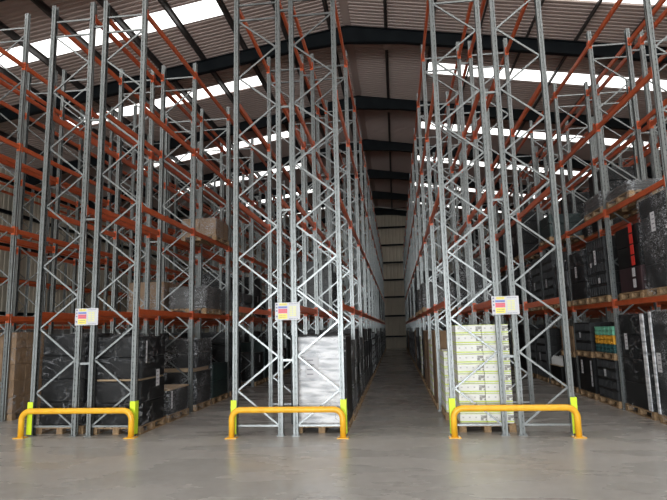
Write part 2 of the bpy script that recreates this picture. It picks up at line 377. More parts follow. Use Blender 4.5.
for h in (HT, 9.74):
    sq = nodes(h); top = sq[-1][1] if sq[-1][0] == 1 else sq[-2][1]
    while sq[-1][1] > top: sq.pop()
    for s in (1, -1):       # s: which side is the aisle side
        P = [(s * q[0] * (D / 2 - .045), .0, q[1]) for q in sq]
        H = MB(); 
        horiz(H, .17); HZ = []
        for z in (h - .69, h - .36):
            hz = MB(); horiz(hz, z); HZ.append(hz.mesh('horizontal_brace', M['galv']))
        diag = [brace_mesh(a, b) for a, b in zip(P, P[1:])]
        F = MB()
        for z in (.17, h - .69, h - .36): horiz(F, z)
        for e in (-1, 1): F.box(e * (D / 2 - .038) - .003, e * (D / 2 - .038) + .003, -.01, .01, h - .69, h - .36)
        F.box(-P[0][0] / abs(P[0][0]) * 0 + P[0][0] - .003, P[0][0] + .003, -.01, .01, .15, P[0][2] + .01)
        for a, b in zip(P, P[1:]): F.bar(a, b, .031, .022, (0, 1, 0))
        BR[h, s] = (H.mesh('upright_frame', M['galv']), diag, F.mesh('upright_frame', M['galv']), HZ)
def beam_mesh(side, merged):
    """box beam along +Y between two frames, aisle face outward on `side`"""
    m2 = MB(); x0, x1 = sorted((side * -.012, side * .040))
    m2.box(x0, x1, .052, B - .052, -.054, .054, 0, .006)
    xs = side * .028 if side > 0 else side * .028
    m2.box(min(xs, xs + side * .013), max(xs, xs + side * .013), .06, B - .06, -.012, .012)
    if merged:
        for y, d in ((0, 1), (B, -1)): conn(m2, side, y, d)
    return m2.mesh('beam', M['orange'])
def conn(m2, side, y, d):
    a, b = sorted((y + d * .012, y + d * .056)); x0, x1 = sorted((side * .0435, side * .050))
    m2.box(x0, x1, a, b, -.10, .10)
    a, b = sorted((y + d * .0505, y + d * .058)); x0, x1 = sorted((side * -.03, side * .050)); m2.box(x0, x1, a, b, -.10, .10)
BEAM = {(s, mg): beam_mesh(s, mg) for s in (1, -1) for mg in (0, 1)}
CONN = {}
for s in (1, -1):
    for y, d in ((0, 1), (B, -1)):
        m2 = MB(); conn(m2, s, y, d); CONN[s, d] = m2.mesh('connector', M['conn'])
def spacer_mesh(gap):
    m2 = MB(); m2.box(0, gap, -.02, .02, -.02, .02); m2.box(0, .008, -.035, .035, -.06, .06); m2.box(gap - .008, gap, -.035, .035, -.06, .06); return m2.mesh('row_spacer', M['galv'])

# rows: key, left post x, right post x, first frame y, frames, height, aisle side, first visible frame, label
ROWS = [
 ('a1', -6.845, -5.995, Y0, 15, HT, -1, 0, 'galvanised and orange pallet rack behind the left yellow barrier, its left row'),
 ('a2', -5.703, -4.865, Y0, 15, HT, 1, 0, 'galvanised and orange pallet rack behind the left yellow barrier, its right row'),
 ('c1', -2.930, -2.095, Y0, 15, HT, -1, 0, 'galvanised and orange pallet rack behind the middle barrier, row with empty front bay'),
 ('c2', -1.825, -.988, Y0, 15, HT, 1, 0, 'galvanised and orange pallet rack behind the middle barrier, row holding the silver-white load'),
 ('r1', .923, 1.768, Y0, 15, HT, -1, 0, 'galvanised and orange pallet rack behind the right barrier, row holding white lime-banded cartons'),
 ('r2', 2.048, 2.890, Y0, 15, HT, 1, 0, 'galvanised and orange pallet rack behind the right barrier, row with empty front bay'),
 ('q1', 4.822, 5.684, Y0, 15, HT, -1, 0, 'loaded pallet rack at the right edge with crates and wrapped goods, front row'),
 ('q2', 5.982, 6.830, Y0, 15, HT, 1, 0, 'pallet rack row standing directly behind the loaded front row at right edge'),
 ('z2', -9.590, -8.750, 8.65, 15, 9.74, 1, 0, 'taller pallet rack at the left edge with brown cartons, aisle row'),
 ('z1', -10.720, -9.880, 8.65, 15, 9.74, -1, 1, 'taller pallet rack row directly behind the brown cartons at left edge'),
 ('x2', -17.350, -16.510, 8.65, 15, HT, 1, 4, 'pallet rack row standing closest to the beige left wall'),
 ('s1', 8.740, 9.590, Y0, 15, HT, -1, 2, 'pallet rack row across the next aisle, behind the loaded right racks'),
 ('s2', 9.880, 10.720, Y0, 15, HT, 1, 3, 'pallet rack row second in from across the aisle behind the right racks'),
 ('t1', 12.630, 13.470, Y0, 15, HT, -1, 4, 'farthest right pallet rack row, near the right wall'),
]
ROW = {r[0]: r for r in ROWS}
GAPS = {'a1': .292, 'c1': .27, 'r1': .28, 'q1': .298, 'z1': .29, 'y1': .29, 's1': .29}
for key, xa, xb, y0, K, h, aside, k0, label in ROWS:
    xc = (xa + xb) / 2; hw = (xb - xa) / 2
    root = thing('pallet_rack', label, 'pallet rack', (xc, y0, 0), 'rows of pallet racking')
    H, diag, F, HZ = BR[h, aside]
    near = key in ('a1', 'a2', 'c1', 'c2', 'r1', 'r2', 'q1')
    for k in range(k0, K):
        split = k < 2 and near
        fr = obj('upright_frame', H if split else F, root, (0, k * B, 0)); fr.scale = (1, 1, 1)
        if split:
            for dm in diag: obj('diagonal_brace', dm, fr)
            for dm in HZ: obj('horizontal_brace', dm, fr)
        for s in (1, -1):
            obj('post', POST[h], fr, (s * hw, 0, 0), 0 if s > 0 else PI)
            if k < 5: obj('base_plate', PLATE, fr, (s * hw, 0, 0), 0)
    n = 0; rest = MB()
    lv = LV
    for k in range(k0, K - 1):
        for z in lv:
            for s in (1, -1):
                if n < 96:
                    sp = k < 3 and near
                    bm = obj('beam', BEAM[s, 0 if sp else 1], root, (s * hw, k * B, z)); n += 1
                    if sp:
                        for d in (1, -1): obj('connector', CONN[s, d], bm)
                else:
                    x0, x1 = sorted((s * hw - s * .012, s * hw + s * .040)); rest.box(x0, x1, k * B + .052, (k + 1) * B - .052, z - .054, z + .054)
                    for y, d in ((k * B, 1), ((k + 1) * B, -1)):
                        c = MB(); conn(c, s, y, d); rest.add([(a + s * hw, b, cc + z) for a, b, cc in c.v], c.f)
    if rest.v:
        o = obj('beam', rest.mesh('far_beams', M['orange']), root); o['kind'] = 'stuff'
    if key in GAPS:
        sm = spacer_mesh(GAPS[key] - .088)
        for k in range(k0, min(K, k0 + 9)):
            for z in (1.31, 4.08, 6.12, 8.14): obj('row_spacer', sm, root, (hw + .044, k * B, z))

# ------------------------------------------------------------------ barriers, guards, signs
def barrier(x0, x1, y, label):
    root = thing('barrier_rail', label, 'safety barrier', ((x0 + x1) / 2, y, 0), 'yellow rack end barriers')
    hw = (x1 - x0) / 2; r = .052; R = .16; zc = .475; pts = [(-hw, 0, .012), (-hw, 0, zc - R)]
    for i in range(1, 9): a = PI - i * PI / 16; pts.append((-hw + R + R * math.cos(a), 0, zc - R + R * math.sin(a)))
    for i in range(0, 9): a = PI / 2 - i * PI / 16; pts.append((hw - R + R * math.cos(a), 0, zc - R + R * math.sin(a)))
    pts.append((hw, 0, .012)); m2 = MB(); m2.tube(pts, r, 20); obj('tube', m2.mesh('tube', M['yellow'], True), root)
    for s in (-1, 1):
        m2 = MB(); m2.box(-.10, .10, -.08, .08, 0, .012); p = obj('base_plate', m2.mesh('base_plate', M['yellow']), root, (s * hw, 0, 0))
        for bx in (-.075, .075):
            for by in (-.055, .055):
                m2 = MB(); m2.tube([(bx, by, .012), (bx, by, .028)], .011, 6); obj('bolt', m2.mesh('bolt', M['steel_bolt']), p)
barrier(-6.93, -4.80, 9.57, 'yellow tubular steel barrier in front of the left racking, beside black wrapped loads')
barrier(-2.93, -.97, 9.53, 'yellow tubular steel barrier in front of the middle racking and silver-white load')
barrier(.905, 2.90, 9.55, 'yellow tubular steel barrier in front of the right racking and lime-banded cartons')
for x, s, t in ((-6.845, -1, 'left post of the left rack'), (-4.865, 1, 'right post of the left rack'), (-2.93, -1, 'left post of the middle rack'),
                (-.988, 1, 'right post of the middle rack'), (.923, -1, 'left post of the right rack'), (2.89, 1, 'right post of the right rack')):
    m2 = MB(); q = [(-.035, -.064), (.062, -.064), (.062, .056)] ; q = [(s * a, b) for a, b in q]
    poly = offset_poly(q if s < 0 else q, .007 * (-s)); m2.prism(poly if s > 0 else poly[::-1], .034, .62)
    thing('post_guard', 'lime yellow plastic guard on the ' + t, 'post guard', (x, Y0, 0), 'lime post guards', m2.mesh('post_guard', M['lime']))
def sign(xc, label):
    root = thing('safety_sign', label, 'sign', (xc, Y0 - .069, 2.185), 'load notices')
    m2 = MB(); m2.box(-.23, .23, -.004, .004, -.158, .158); obj('board', m2.mesh('board', M['label']), root)
    m2 = MB()
    for x in (-.14, .14):
        m2.box(x - .012, x + .012, .004, .016, -.15, .15)
    obj('mounting_strip', m2.mesh('mounting_strip', M['galv']), root)
    for nm, x0, x1, z0, z1, c in (('notice_panel', -.15, -.01, .105, .145, 'syel'), ('notice_panel', -.17, -.005, .055, .09, 'sblue'), ('notice_panel', -.17, -.005, -.035, .045, 'sred'), ('notice_panel', -.17, -.005, -.135, -.045, 'syel')):
        m2 = MB(); m2.box(x0, x1, -.0055, -.0042, z0, z1); obj(nm, m2.mesh(nm, M[c]), root)
    m2 = MB()      # load diagram: pale yellow shelf rows with ink lines
    for k in range(5):
        z = .075 - k * .038
        for x in (.035, .105): m2.box(x, x + .055, -.0055, -.0042, z - .012, z + .012)
    obj('load_diagram', m2.mesh('load_diagram', M['spale']), root)
    m2 = MB(); rnd = random.Random(3)
    for z in (.128, .07, .025, -.01, -.07, -.105):
        x = -.15
        while x < -.03:
            w = rnd.uniform(.008, .022); m2.box(x, x + w, -.0068, -.0056, z - .004, z + .004); x += w + .007
    for z in (.132, -.135): 
        for i in range(6): m2.box(.03 + i * .028, .05 + i * .028, -.0055, -.0042, z - .004, z + .004)
    for z in (.125, .07, .01, -.09): m2.box(-.212, -.186, -.0055, -.0042, z - .014, z + .014)
    obj('lettering', m2.mesh('lettering', M['sink']), root)
M['syel'] = mat('sign_yellow', (.85, .74, .16), .5); M['sblue'] = mat('sign_blue', (.20, .27, .60), .5); M['sred'] = mat('sign_red', (.80, .15, .18), .5)
M['spale'] = mat('sign_pale_yellow', (.75, .75, .35), .5); M['sink'] = mat('sign_ink', (.16, .17, .28), .5)
sign(-5.815, 'white load sign with yellow, blue and red panels on the left rack'); sign(-1.945, 'white load sign with yellow, blue and red panels on the middle rack')
sign(1.905, 'white load sign with yellow, blue and red panels on the right rack')

# small fittings hung under the purlin above the middle aisle
for i, (y, t) in enumerate(((19.75, 'just behind first rafter'), (25.95, 'just behind second rafter'), (32.1, 'third from the camera'), (38.3, 'fourth from the camera'))):
    root = thing('ceiling_fitting', 'small square dark fitting under roof above middle aisle, ' + t, 'ceiling fitting', (.09, y, roof_h(.07) - .26), 'fittings above the middle aisle')
    m2 = MB(); m2.box(-.15, .15, -.15, .15, 0, .12, 0, .015); obj('housing', m2.mesh('housing', M['roof']), root)
    m2 = MB(); m2.box(-.01, .01, -.01, .01, .12, .262); obj('bracket', m2.mesh('bracket', M['purlin']), root)

# ------------------------------------------------------------------ pallet loads
def pallet_mesh(w, l):
    m2 = MB(); hw, hl = w / 2, l / 2
    for i in range(7): x = -hw + (w - .1) * i / 6; m2.box(x, x + .1, -hl, hl, .122, .144)
    for y in (-hl, -.05, hl - .1): m2.box(-hw, hw, y, y + .1, .100, .122)
    for x in (-hw, -.06, hw - .12):
        for y in (-hl, -.06, hl - .12): m2.box(x, x + .12, y, y + .12, .022, .100)
        m2.box(x, x + .12, -hl, hl, 0, .022)
    return m2.mesh('pallet', M['wood'])
PAL = {}
def get_pallet(w, l):
    k = (round(w, 2), round(l, 2))
    if k not in PAL: PAL[k] = pallet_mesh(w, l)
    return PAL[k]
def film_mesh(w, l, z0, z1, seed, amp=.012, sag=0):
    """closed film skin round a load, rippled"""
    rnd = random.Random(seed); nx, ny, nz = 8, 9, 12; vs = []; fs = []
    hw, hl = w / 2, l / 2; ring = [(-hw + w * i / nx, -hl) for i in range(nx)] + [(hw, -hl + l * i / ny) for i in range(ny)] + [(hw - w * i / nx, hl) for i in range(nx)] + [(-hw, hl - l * i / ny) for i in range(ny)]
    n = len(ring)
    for k in range(nz + 1):
        z = z0 + (z1 - z0) * k / nz; b = .006 * math.sin(k * 2.1 + seed)
        for x, y in ring:
            j = rnd.uniform(0, amp) + abs(b); sx_ = 1 if x > hw - 1e-4 else -1 if x < -hw + 1e-4 else 0; sy = 1 if y > hl - 1e-4 else -1 if y < -hl + 1e-4 else 0
            vs.append((x + sx_ * j, y + sy * j, z + (rnd.uniform(-.01, .02) if k == nz else 0)))
    for k in range(nz):
        for i in range(n): j = (i + 1) % n; fs.append((k * n + i, k * n + j, (k + 1) * n + j, (k + 1) * n + i))
    c = len(vs); vs.append((0, 0, z1 + .02))
    for i in range(n): fs.append((nz * n + i, nz * n + (i + 1) % n, c))
    m2 = MB(); m2.add(vs, fs); return m2
def crate_into(m2, x0, x1, y0, y1, z0, z1, mi=0):
    """stacking crate: body, rim, ribs and hand-holes"""
    m2.box(x0 + .012, x1 - .012, y0 + .012, y1 - .012, z0, z1 - .006, mi); m2.box(x0, x1, y0, y1, z1 - .045, z1 - .006, mi, .004)
    m2.box(x0 + .004, x1 - .004, y0 + .004, y1 - .004, z0 + .01, z0 + .03, mi)
    for i in range(5):
        x = x0 + .02 + (x1 - x0 - .055) * i / 4; y = y0 + .02 + (y1 - y0 - .055) * i / 4
        for a, b in ((y0, y0 + .014), (y1 - .014, y1)): m2.box(x, x + .015, a, b, z0 + .03, z1 - .04, mi)
        for a, b in ((x0, x0 + .014), (x1 - .014, x1)): m2.box(a, b, y, y + .015, z0 + .03, z1 - .045, mi)
def label_mesh(w, h, nrm):
    """paper label with printed lines; nrm 'x+','x-','y-'"""
    m2 = MB()
    def q(a0, a1, z0, z1, d0, d1, mi):
        if nrm[0] == 'x': s = 1 if nrm[1] == '+' else -1; x0, x1 = sorted((s * d0, s * d1)); m2.box(x0, x1, a0, a1, z0, z1, mi)
        else: m2.box(a0, a1, -d1, -d0, z0, z1, mi)
    q(-w / 2, w / 2, -h / 2, h / 2, 0, .002, 0)
    for k in range(4):
        z = h / 2 - h * (k + .6) / 4.3; q(-w * .38, w * (.1 + .09 * (k % 3)), z - h * .03, z + h * .03, .002, .003, 1)
    return m2.mesh('label', [M['label'], M['ink']])
def load(label, x, y, z, w=1.0, l=1.15, parts=(), group=None, name='pallet_load', cat='pallet load', wrap=None, labels=(), rz=0.0, pal=True, extra=()):
    root = thing(name, label, cat, (x, y, z), group, None, rz); top = .144 if pal else 0
    if pal: obj('pallet', get_pallet(w, l), root)
    zz = top
    for p in parts:
        kind, h = p[0], p[1]
        if kind == 'tier':       # one block of goods
            m2 = MB(); j = p[3] if len(p) > 3 else 0; hw, hl = w / 2 - .03 + j, l / 2 - .03
            m2.box(-hw, hw, -hl, hl, 0, h - .004, 0, .012); obj('carton', m2.mesh('carton', M[p[2]]), root, (0, 0, zz))
        elif kind == 'cartons':  # nx x ny cartons, taped
            _, h, mt, nx, ny = p; cw, cl = (w - .04) / nx, (l - .04) / ny; key = ('carton', mt, round(cw, 3), round(cl, 3), h)
            if key not in PAL:
                m2 = MB(); m2.box(-cw / 2 + .003, cw / 2 - .003, -cl / 2 + .003, cl / 2 - .003, 0, h - .003, 0, .006)
                if mt == 'card': m2.box(-cw / 2 + .0025, cw / 2 - .0025, -.025, .025, .0, h - .0025, 1)
                PAL[key] = m2.mesh('carton', [M[mt], M['tape']])
            for i in range(nx):
                for k in range(ny): obj('carton', PAL[key], root, (-w / 2 + .02 + cw * (i + .5), -l / 2 + .02 + cl * (k + .5), zz), PI if mt == 'lcarton' and (k + int(zz * 7)) % 3 == 0 and nx > 2 else 0)
        elif kind == 'crates':   # nx x ny stacking crates
            _, h, mt, nx, ny = p; cw, cl = (w - .02) / nx, (l - .02) / ny; key = ('crate', mt, round(cw, 3), round(cl, 3), h)
            if key not in PAL:
                m2 = MB(); gp = .018 if nx > 2 else .004; crate_into(m2, -cw / 2 + gp, cw / 2 - gp, -cl / 2 + gp, cl / 2 - gp, 0, h); PAL[key] = m2.mesh('crate', M[mt])
            for i in range(nx):
                for k in range(ny): obj('crate', PAL[key], root, (-w / 2 + .01 + cw * (i + .5), -l / 2 + .01 + cl * (k + .5), zz))
        elif kind == 'board':
            m2 = MB(); m2.box(-w / 2 + .01, w / 2 - .01, -l / 2 + .01, l / 2 - .01, 0, h); obj('top_board', m2.mesh('top_board', M[p[2]]), root, (0, 0, zz))
        elif kind == 'pallet': obj('pallet', get_pallet(w, l), root, (0, 0, zz))
        elif kind == 'pile':     # lumpy film-wrapped heap
            m2 = film_mesh(w - .1, l - .1, 0, h, p[2], .05); obj('wrapped_bundle', m2.mesh('wrapped_bundle', M[p[3]], True), root, (0, 0, zz))
        elif kind == 'cover':
            m2 = film_mesh(w - .05, l - .05, 0, h - .01, p[3], .018); obj('cover', m2.mesh('cover', M[p[2]], True), root, (0, 0, zz))
        zz += h
    if wrap:
        fm = film_mesh(w - .02, l - .02, .03 if pal else 0, zz + .012, wrap[1], .014); obj('stretch_wrap', fm.mesh('stretch_wrap', M[wrap[0]], True), root)
    for nm, mt, bx in extra:
        m2 = MB(); m2.box(*bx, 0, .003); obj(nm, m2.mesh(nm, M[mt]), root)
    for (nrm, a, zc, lw, lh) in labels:
        d = .012
        if nrm[0] == 'x': s = 1 if nrm[1] == '+' else -1; lo = (s * (w / 2 + d), a, zc)
        else: lo = (a, -(l / 2 + d), zc)
        obj('label', label_mesh(lw, lh, nrm), root, lo)
    return root
def rc(key): r = ROW[key]; return (r[1] + r[2]) / 2
def LZ(level): return 0 if level == 0 else LV[level - 1] + .0555
T = 'tier'
# --- left rack, front
load('black stretch-wrapped goods on floor pallet behind left half of the left barrier', rc('a1'), 10.50, 0, .96, 1.1, [(T, .44, 'black'), (T, .43, 'black', -.01), (T, .44, 'black'), (T, .42, 'black', -.012)], wrap=('film', 1), labels=())
load('black stretch-wrapped tall stack on floor pallet behind right half of the left barrier', rc('a2') + .03, 10.42, 0, .98, 1.1, [(T, .42, 'black'), (T, .40, 'black'), (T, .04, 'tan', -.03), (T, .40, 'black', -.01), (T, .39, 'black')], wrap=('film', 2), labels=[('x+', .1, .98, .15, .32), ('x+', -.42, 1.5, .05, .42)])
load('low black carton with tan lid, on floor pallet behind the tall black stack', rc('a2') + .03, 11.68, 0, .98, 1.1, [(T, .50, 'charcoal'), ('board', .03, 'tan')], wrap=('film2', 3), labels=[('x+', -.44, .45, .07, .36), ('y-', .25, .45, .2, .14)])
load('black cartons under loose clear film on pallet, behind the low tan-lidded carton', rc('a2') + .03, 13.22, 0, .98, 1.1, [(T, .40, 'charcoal'), (T, .36, 'charcoal'), (T, .10, 'tan', -.05), (T, .36, 'black'), (T, .32, 'charcoal')], wrap=('film2', 4), labels=())
load('dark green low pallet load beside the third post of the left rack', rc('a2') + .03, 14.55, 0, .98, 1.25, [(T, .42, 'dgreen'), (T, .44, 'dgreen')], labels=())
load('brown carton stack in clear film on pallet at the left edge of the floor', rc('z2') + .09, 12.10, 0, 1.0, 1.15, [('cartons', .36, 'card', 3, 3)] * 5, wrap=('film', 5), labels=[('x+', .12, 1.12, .2, .26), ('x+', .12, 1.42, .19, .24)])
# --- middle rack, front
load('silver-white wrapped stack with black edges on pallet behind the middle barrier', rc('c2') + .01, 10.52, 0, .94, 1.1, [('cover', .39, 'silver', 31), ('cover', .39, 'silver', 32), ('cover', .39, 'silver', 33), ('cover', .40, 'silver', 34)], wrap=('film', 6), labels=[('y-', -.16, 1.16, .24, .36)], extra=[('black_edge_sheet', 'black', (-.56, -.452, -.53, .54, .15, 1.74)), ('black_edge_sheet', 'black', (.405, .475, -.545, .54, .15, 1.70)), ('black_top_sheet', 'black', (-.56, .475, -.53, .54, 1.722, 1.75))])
# --- right rack, front
load('tall stack of white lime-banded cartons on pallet behind the right barrier', rc('r1') + .18, 10.56, 0, .97, 1.1, [('cartons', .172, 'lcarton', 2, 3)] * 10, labels=())
load('second stack of white lime-banded cartons, behind the tall one beside the middle aisle', rc('r1') + .06, 11.84, 0, .98, 1.1, [('cartons', .172, 'lcarton', 2, 3)] * 7, labels=())
# --- right edge rack, floor
load('tall charcoal stretch-wrapped load on floor at the right edge, nearest the camera', rc('q1') + .02, 10.42, 0, 1.0, 1.0, [(T, .48, 'charcoal'), (T, .48, 'charcoal'), (T, .47, 'charcoal'), (T, .46, 'charcoal')], wrap=('film2', 7), labels=[('x-', .25, 1.1, .16, .35)], extra=[('silver_edge_strip', 'silver', (-.522, -.500, .40, .49, .16, 2.03))])
load('tall charcoal wrapped load with silver edge on floor, left of the right-edge load', rc('q1') + .02, 11.78, 0, 1.0, 1.3, [(T, .48, 'charcoal'), (T, .48, 'charcoal'), (T, .47, 'charcoal'), (T, .44, 'charcoal')], wrap=('film', 8), labels=[('x-', .25, 1.45, .14, .33)], extra=[('silver_edge_strip', 'silver', (-.522, -.500, -.64, -.50, .16, 2.0))])
load('black crates under mint, amber and teal crates on floor of the right-edge rack', rc('q1') - .02, 13.23, 0, 1.02, 1.15, [('crates', .22, 'bcrate', 2, 3)] * 3 + [('crates', .22, 'bcrate', 2, 3), ('pallet', .144), ('crates', .098, 'teal', 3, 5), ('crates', .098, 'teal', 3, 5), ('crates', .1, 'amber', 3, 5), ('crates', .1, 'amber', 3, 5), ('crates', .1, 'mint', 3, 5), ('crates', .1, 'mint', 3, 5)], labels=[('x-', .0, .72, .12, .16)])
load('grey wrapped block under black crates, floor, left of mint and amber crates', rc('q1') - .02, 14.62, 0, 1.02, 1.15, [(T, .44, 'charcoal'), (T, .42, 'charcoal'), ('pallet', .144), ('crates', .24, 'bcrate', 2, 3), ('crates', .24, 'bcrate', 2, 3), ('crates', .24, 'bcrate', 2, 3)], labels=[('x-', -.50, .62, .09, .62), ('x-', .15, .75, .13, .34), ('x-', .1, 1.55, .1, .14)])
# --- right edge rack, first level
z1 = LZ(1)
load('tall silver-grey wrapped load on the first beam level at the right edge', rc('q1') + .02, 10.43, z1, 1.0, 1.05, [(T, .45, 'charcoal'), (T, .45, 'charcoal'), (T, .45, 'charcoal'), (T, .36, 'charcoal')], wrap=('film2', 9), labels=[('x-', -.1, 1.35, .16, .36)])
load('black load with red stickers on the first beam level beside the second post', rc('q1') + .02, 11.62, z1, 1.0, 1.1, [(T, .5, 'plum'), (T, .42, 'black'), (T, .42, 'black')], labels=[('x-', -.28, .30, .13, .17), ('x-', -.28, .52, .13, .17)], extra=[('red_sticker', 'red', (-.506, -.498, -.36, -.21, z_, z_ + .19)) for z_ in (.66, .88, 1.10, 1.32)])
load('black crate stack with white labels on the first beam level, left of second post', rc('q1') - .02, 13.25, z1, 1.02, 1.15, [('crates', .27, 'bcrate', 2, 2)] * 5, labels=[('x-', -.05, 1.05, .12, .34), ('x-', .25, .9, .1, .1), ('x-', -.2, .5, .12, .12)])
load('charcoal film-wrapped cartons on the first beam level, left of the black crates', rc('q1') - .02, 14.62, z1, 1.02, 1.2, [(T, .44, 'charcoal'), (T, .42, 'charcoal'), (T, .38, 'charcoal')], wrap=('film', 10), labels=[('x-', .0, .85, .12, .28)])
load('grey totes on first beam level, beyond the third post of right rack', rc('q1') - .02, 16.05, z1, 1.02, 1.15, [(T, .42, 'charcoal'), (T, .42, 'grey'), (T, .3, 'charcoal')], wrap=('film', 11), labels=[('x-', .0, .8, .12, .25)])
load('low bundle in loose crinkled film on the second beam level of the right rack', rc('q1') + .02, 11.8, LZ(2), 1.0, 1.2, [('pile', .2, 5, 'lgrey')], wrap=('film2', 12))
load('taller crinkled film bundle on second beam level just left of the second post', rc('q1') + .02, 13.25, LZ(2), 1.0, 1.15, [('pile', .34, 9, 'lgrey')], wrap=('film2', 19))
load('greenish wrapped load on the second beam level behind the crinkled bundle', rc('q1'), 17.4, LZ(2), 1.0, 1.15, [(T, .40, 'dgreen'), (T, .30, 'dgreen')], wrap=('film', 13))
load('brown cartons stacked on the floor, third bay of the right-edge rack', rc('q1'), 16.05, 0, 1.02, 1.15, [(T, .45, 'black'), (T, .35, 'charcoal'), ('pallet', .144), (T, .35, 'card'), (T, .35, 'card')])
# row of white canisters on a pallet
def canisters(x, y, z, label):
    root = load(label, x, y, z, 1.02, 1.15, [(T, .45, 'black'), ('board', .02, 'tan')]); zz = .614
    m2 = MB()
    prof_ = [(.0, .0), (.07, 0), (.075, .02), (.075, .17), (.055, .21), (.022, .23), (.022, .26), (0, .26)]; n = 14
    vs = [(r * math.cos(2 * PI * k / n), r * math.sin(2 * PI * k / n), h) for r, h in prof_ for k in range(n)]
    fs = [(i * n + k, i * n + (k + 1) % n, (i + 1) * n + (k + 1) % n, (i + 1) * n + k) for i in range(len(prof_) - 1) for k in range(n)]
    m2.add(vs, fs); me = m2.mesh('canister', M['white'], True)
    for i in range(5):
        for k in range(6): obj('canister', me, root, (-.38 + .19 * i, -.45 + .18 * k, zz))
canisters(rc('q1'), 17.4, 0, 'white canisters on black floor load seen past the right barrier')
# --- first level goods seen through the left racks
load('crinkled clear-wrapped bundle on the first beam level of the left rack', rc('a2'), 13.95, z1, 1.0, 1.2, [('pile', .55, 6, 'lgrey')], wrap=('film2', 14))
load('dark grey totes on first beam level of left rack, nearer of two', rc('a2'), 16.05, z1, 1.0, 1.15, [(T, .30, 'grey', -.05), ('pile', .3, 8, 'grey')], wrap=('film', 15))
load('dark grey totes on first beam level of left rack, farther of two', rc('a2'), 17.4, z1, 1.0, 1.15, [(T, .30, 'grey', -.05), (T, .30, 'grey')], wrap=('film', 16))

load('brown cartons on the second beam level of the left rack', rc('a2'), 14.65, LZ(2), 1.0, 1.15, [('cartons', .24, 'card', 2, 3)] * 2, wrap=('film2', 17))
load('brown cartons in film on first beam level, left rack, behind the bundle', rc('a1'), 13.95, z1, 1.0, 1.15, [('cartons', .36, 'card', 2, 3)] * 2, wrap=('film2', 18))
# ------------------------------------------------------------------ stock further down the racks, copied from a few prototypes
PROTO = {}
def proto(kind):
    if kind in PROTO: return PROTO[kind]
    P = {'black': ([(T, .44, 'black'), (T, .44, 'black', -.01), (T, .44, 'black'), (T, .38, 'black', -.012)], ('film', 21)),
         'charcoal': ([(T, .5, 'charcoal'), (T, .46, 'charcoal'), (T, .5, 'charcoal')], ('film2', 22)),
         'blacklow': ([(T, .46, 'black'), (T, .5, 'charcoal')], ('film', 23)),
         'dgreen': ([(T, .45, 'dgreen'), (T, .45, 'dgreen'), (T, .4, 'dgreen')], None),
         'brown': ([('cartons', .4, 'card', 2, 3)] * 4, None),
         'brownlow': ([('cartons', .4, 'card', 2, 3)] * 2, ('film2', 24)),
         'white': ([('cartons', .172, 'lcarton', 2, 3)] * 8, None),
         'crinkle': ([('pile', .75, 7, 'lgrey')], ('film2', 25)),
         'crates': ([('crates', .26, 'bcrate', 2, 2)] * 6, None)}[kind]
    before = set(bpy.data.objects)
    r = load('', 0, 0, 0, 1.0, 1.15, P[0], wrap=P[1], labels=[('x-', .1, .8, .13, .26), ('x+', -.1, .9, .13, .26)] if kind not in ('crinkle', 'white') else ())
    new = [o for o in bpy.data.objects if o not in before]; kids = {}
    for o in new:
        if o.parent: kids.setdefault(o.parent, []).append(o)
    PROTO[kind] = (r, kids, [0]); return PROTO[kind]
DESC = {'black': 'black stretch-wrapped pallet load', 'charcoal': 'charcoal film-wrapped pallet load', 'blacklow': 'low black wrapped pallet load', 'dgreen': 'dark green pallet load',
        'brown': 'brown carton pallet load', 'brownlow': 'low brown carton pallet', 'white': 'white lime-banded carton stack', 'crinkle': 'crinkled clear-wrapped bundle', 'crates': 'black crate stack'}
RN = {'a1': "left rack's left row", 'a2': "left rack's right row", 'c1': "middle rack's left row", 'c2': "middle rack's right row", 'r1': "right rack's left row", 'r2': "right rack's right row",
      'q1': "right-edge rack's front row", 'q2': "right-edge rack's back row", 'z2': "left-edge rack's aisle row", 'z1': "left-edge rack's back row", 'y2': "far left rack's aisle row", 'y1': "far left rack's back row",
      'x2': "row by the left wall", 's1': "next right rack's front row", 's2': "next right rack's back row", 't1': "row by the right wall"}
ORD = ['first', 'second', 'third', 'fourth', 'fifth', 'sixth', 'seventh', 'eighth', 'ninth', 'tenth', 'eleventh', 'twelfth', 'thirteenth', 'fourteenth', 'fifteenth']
LN = ['floor', 'first beam level', 'second beam level', 'third beam level', 'fourth beam level']
TAKEN = {('a1', 0, 0, 0), ('a2', 0, 0, 0), ('a2', 0, 0, 1), ('a2', 0, 1, 0), ('a2', 0, 1, 1), ('z2', 0, 1, 0), ('z2', 0, 0, 0), ('z2', 0, 0, 1), ('c2', 0, 0, 0), ('r1', 0, 0, 0), ('r1', 0, 0, 1),
         ('q1', 0, 0, 0), ('q1', 0, 0, 1), ('q1', 0, 1, 0), ('q1', 0, 1, 1), ('q1', 1, 0, 0), ('q1', 1, 0, 1), ('q1', 1, 1, 0), ('q1', 1, 1, 1), ('q1', 1, 2, 0), ('q1', 2, 0, 0), ('q1', 2, 0, 1), ('q1', 2, 2, 1), ('q1', 2, 1, 0), ('q1', 0, 2, 0), ('q1', 0, 2, 1),
         ('a2', 1, 1, 0), ('a2', 1, 1, 1), ('a2', 1, 2, 0), ('a2', 1, 2, 1), ('a2', 2, 1, 0), ('a2', 2, 1, 1), ('a1', 1, 1, 0), ('a1', 1, 1, 1)}
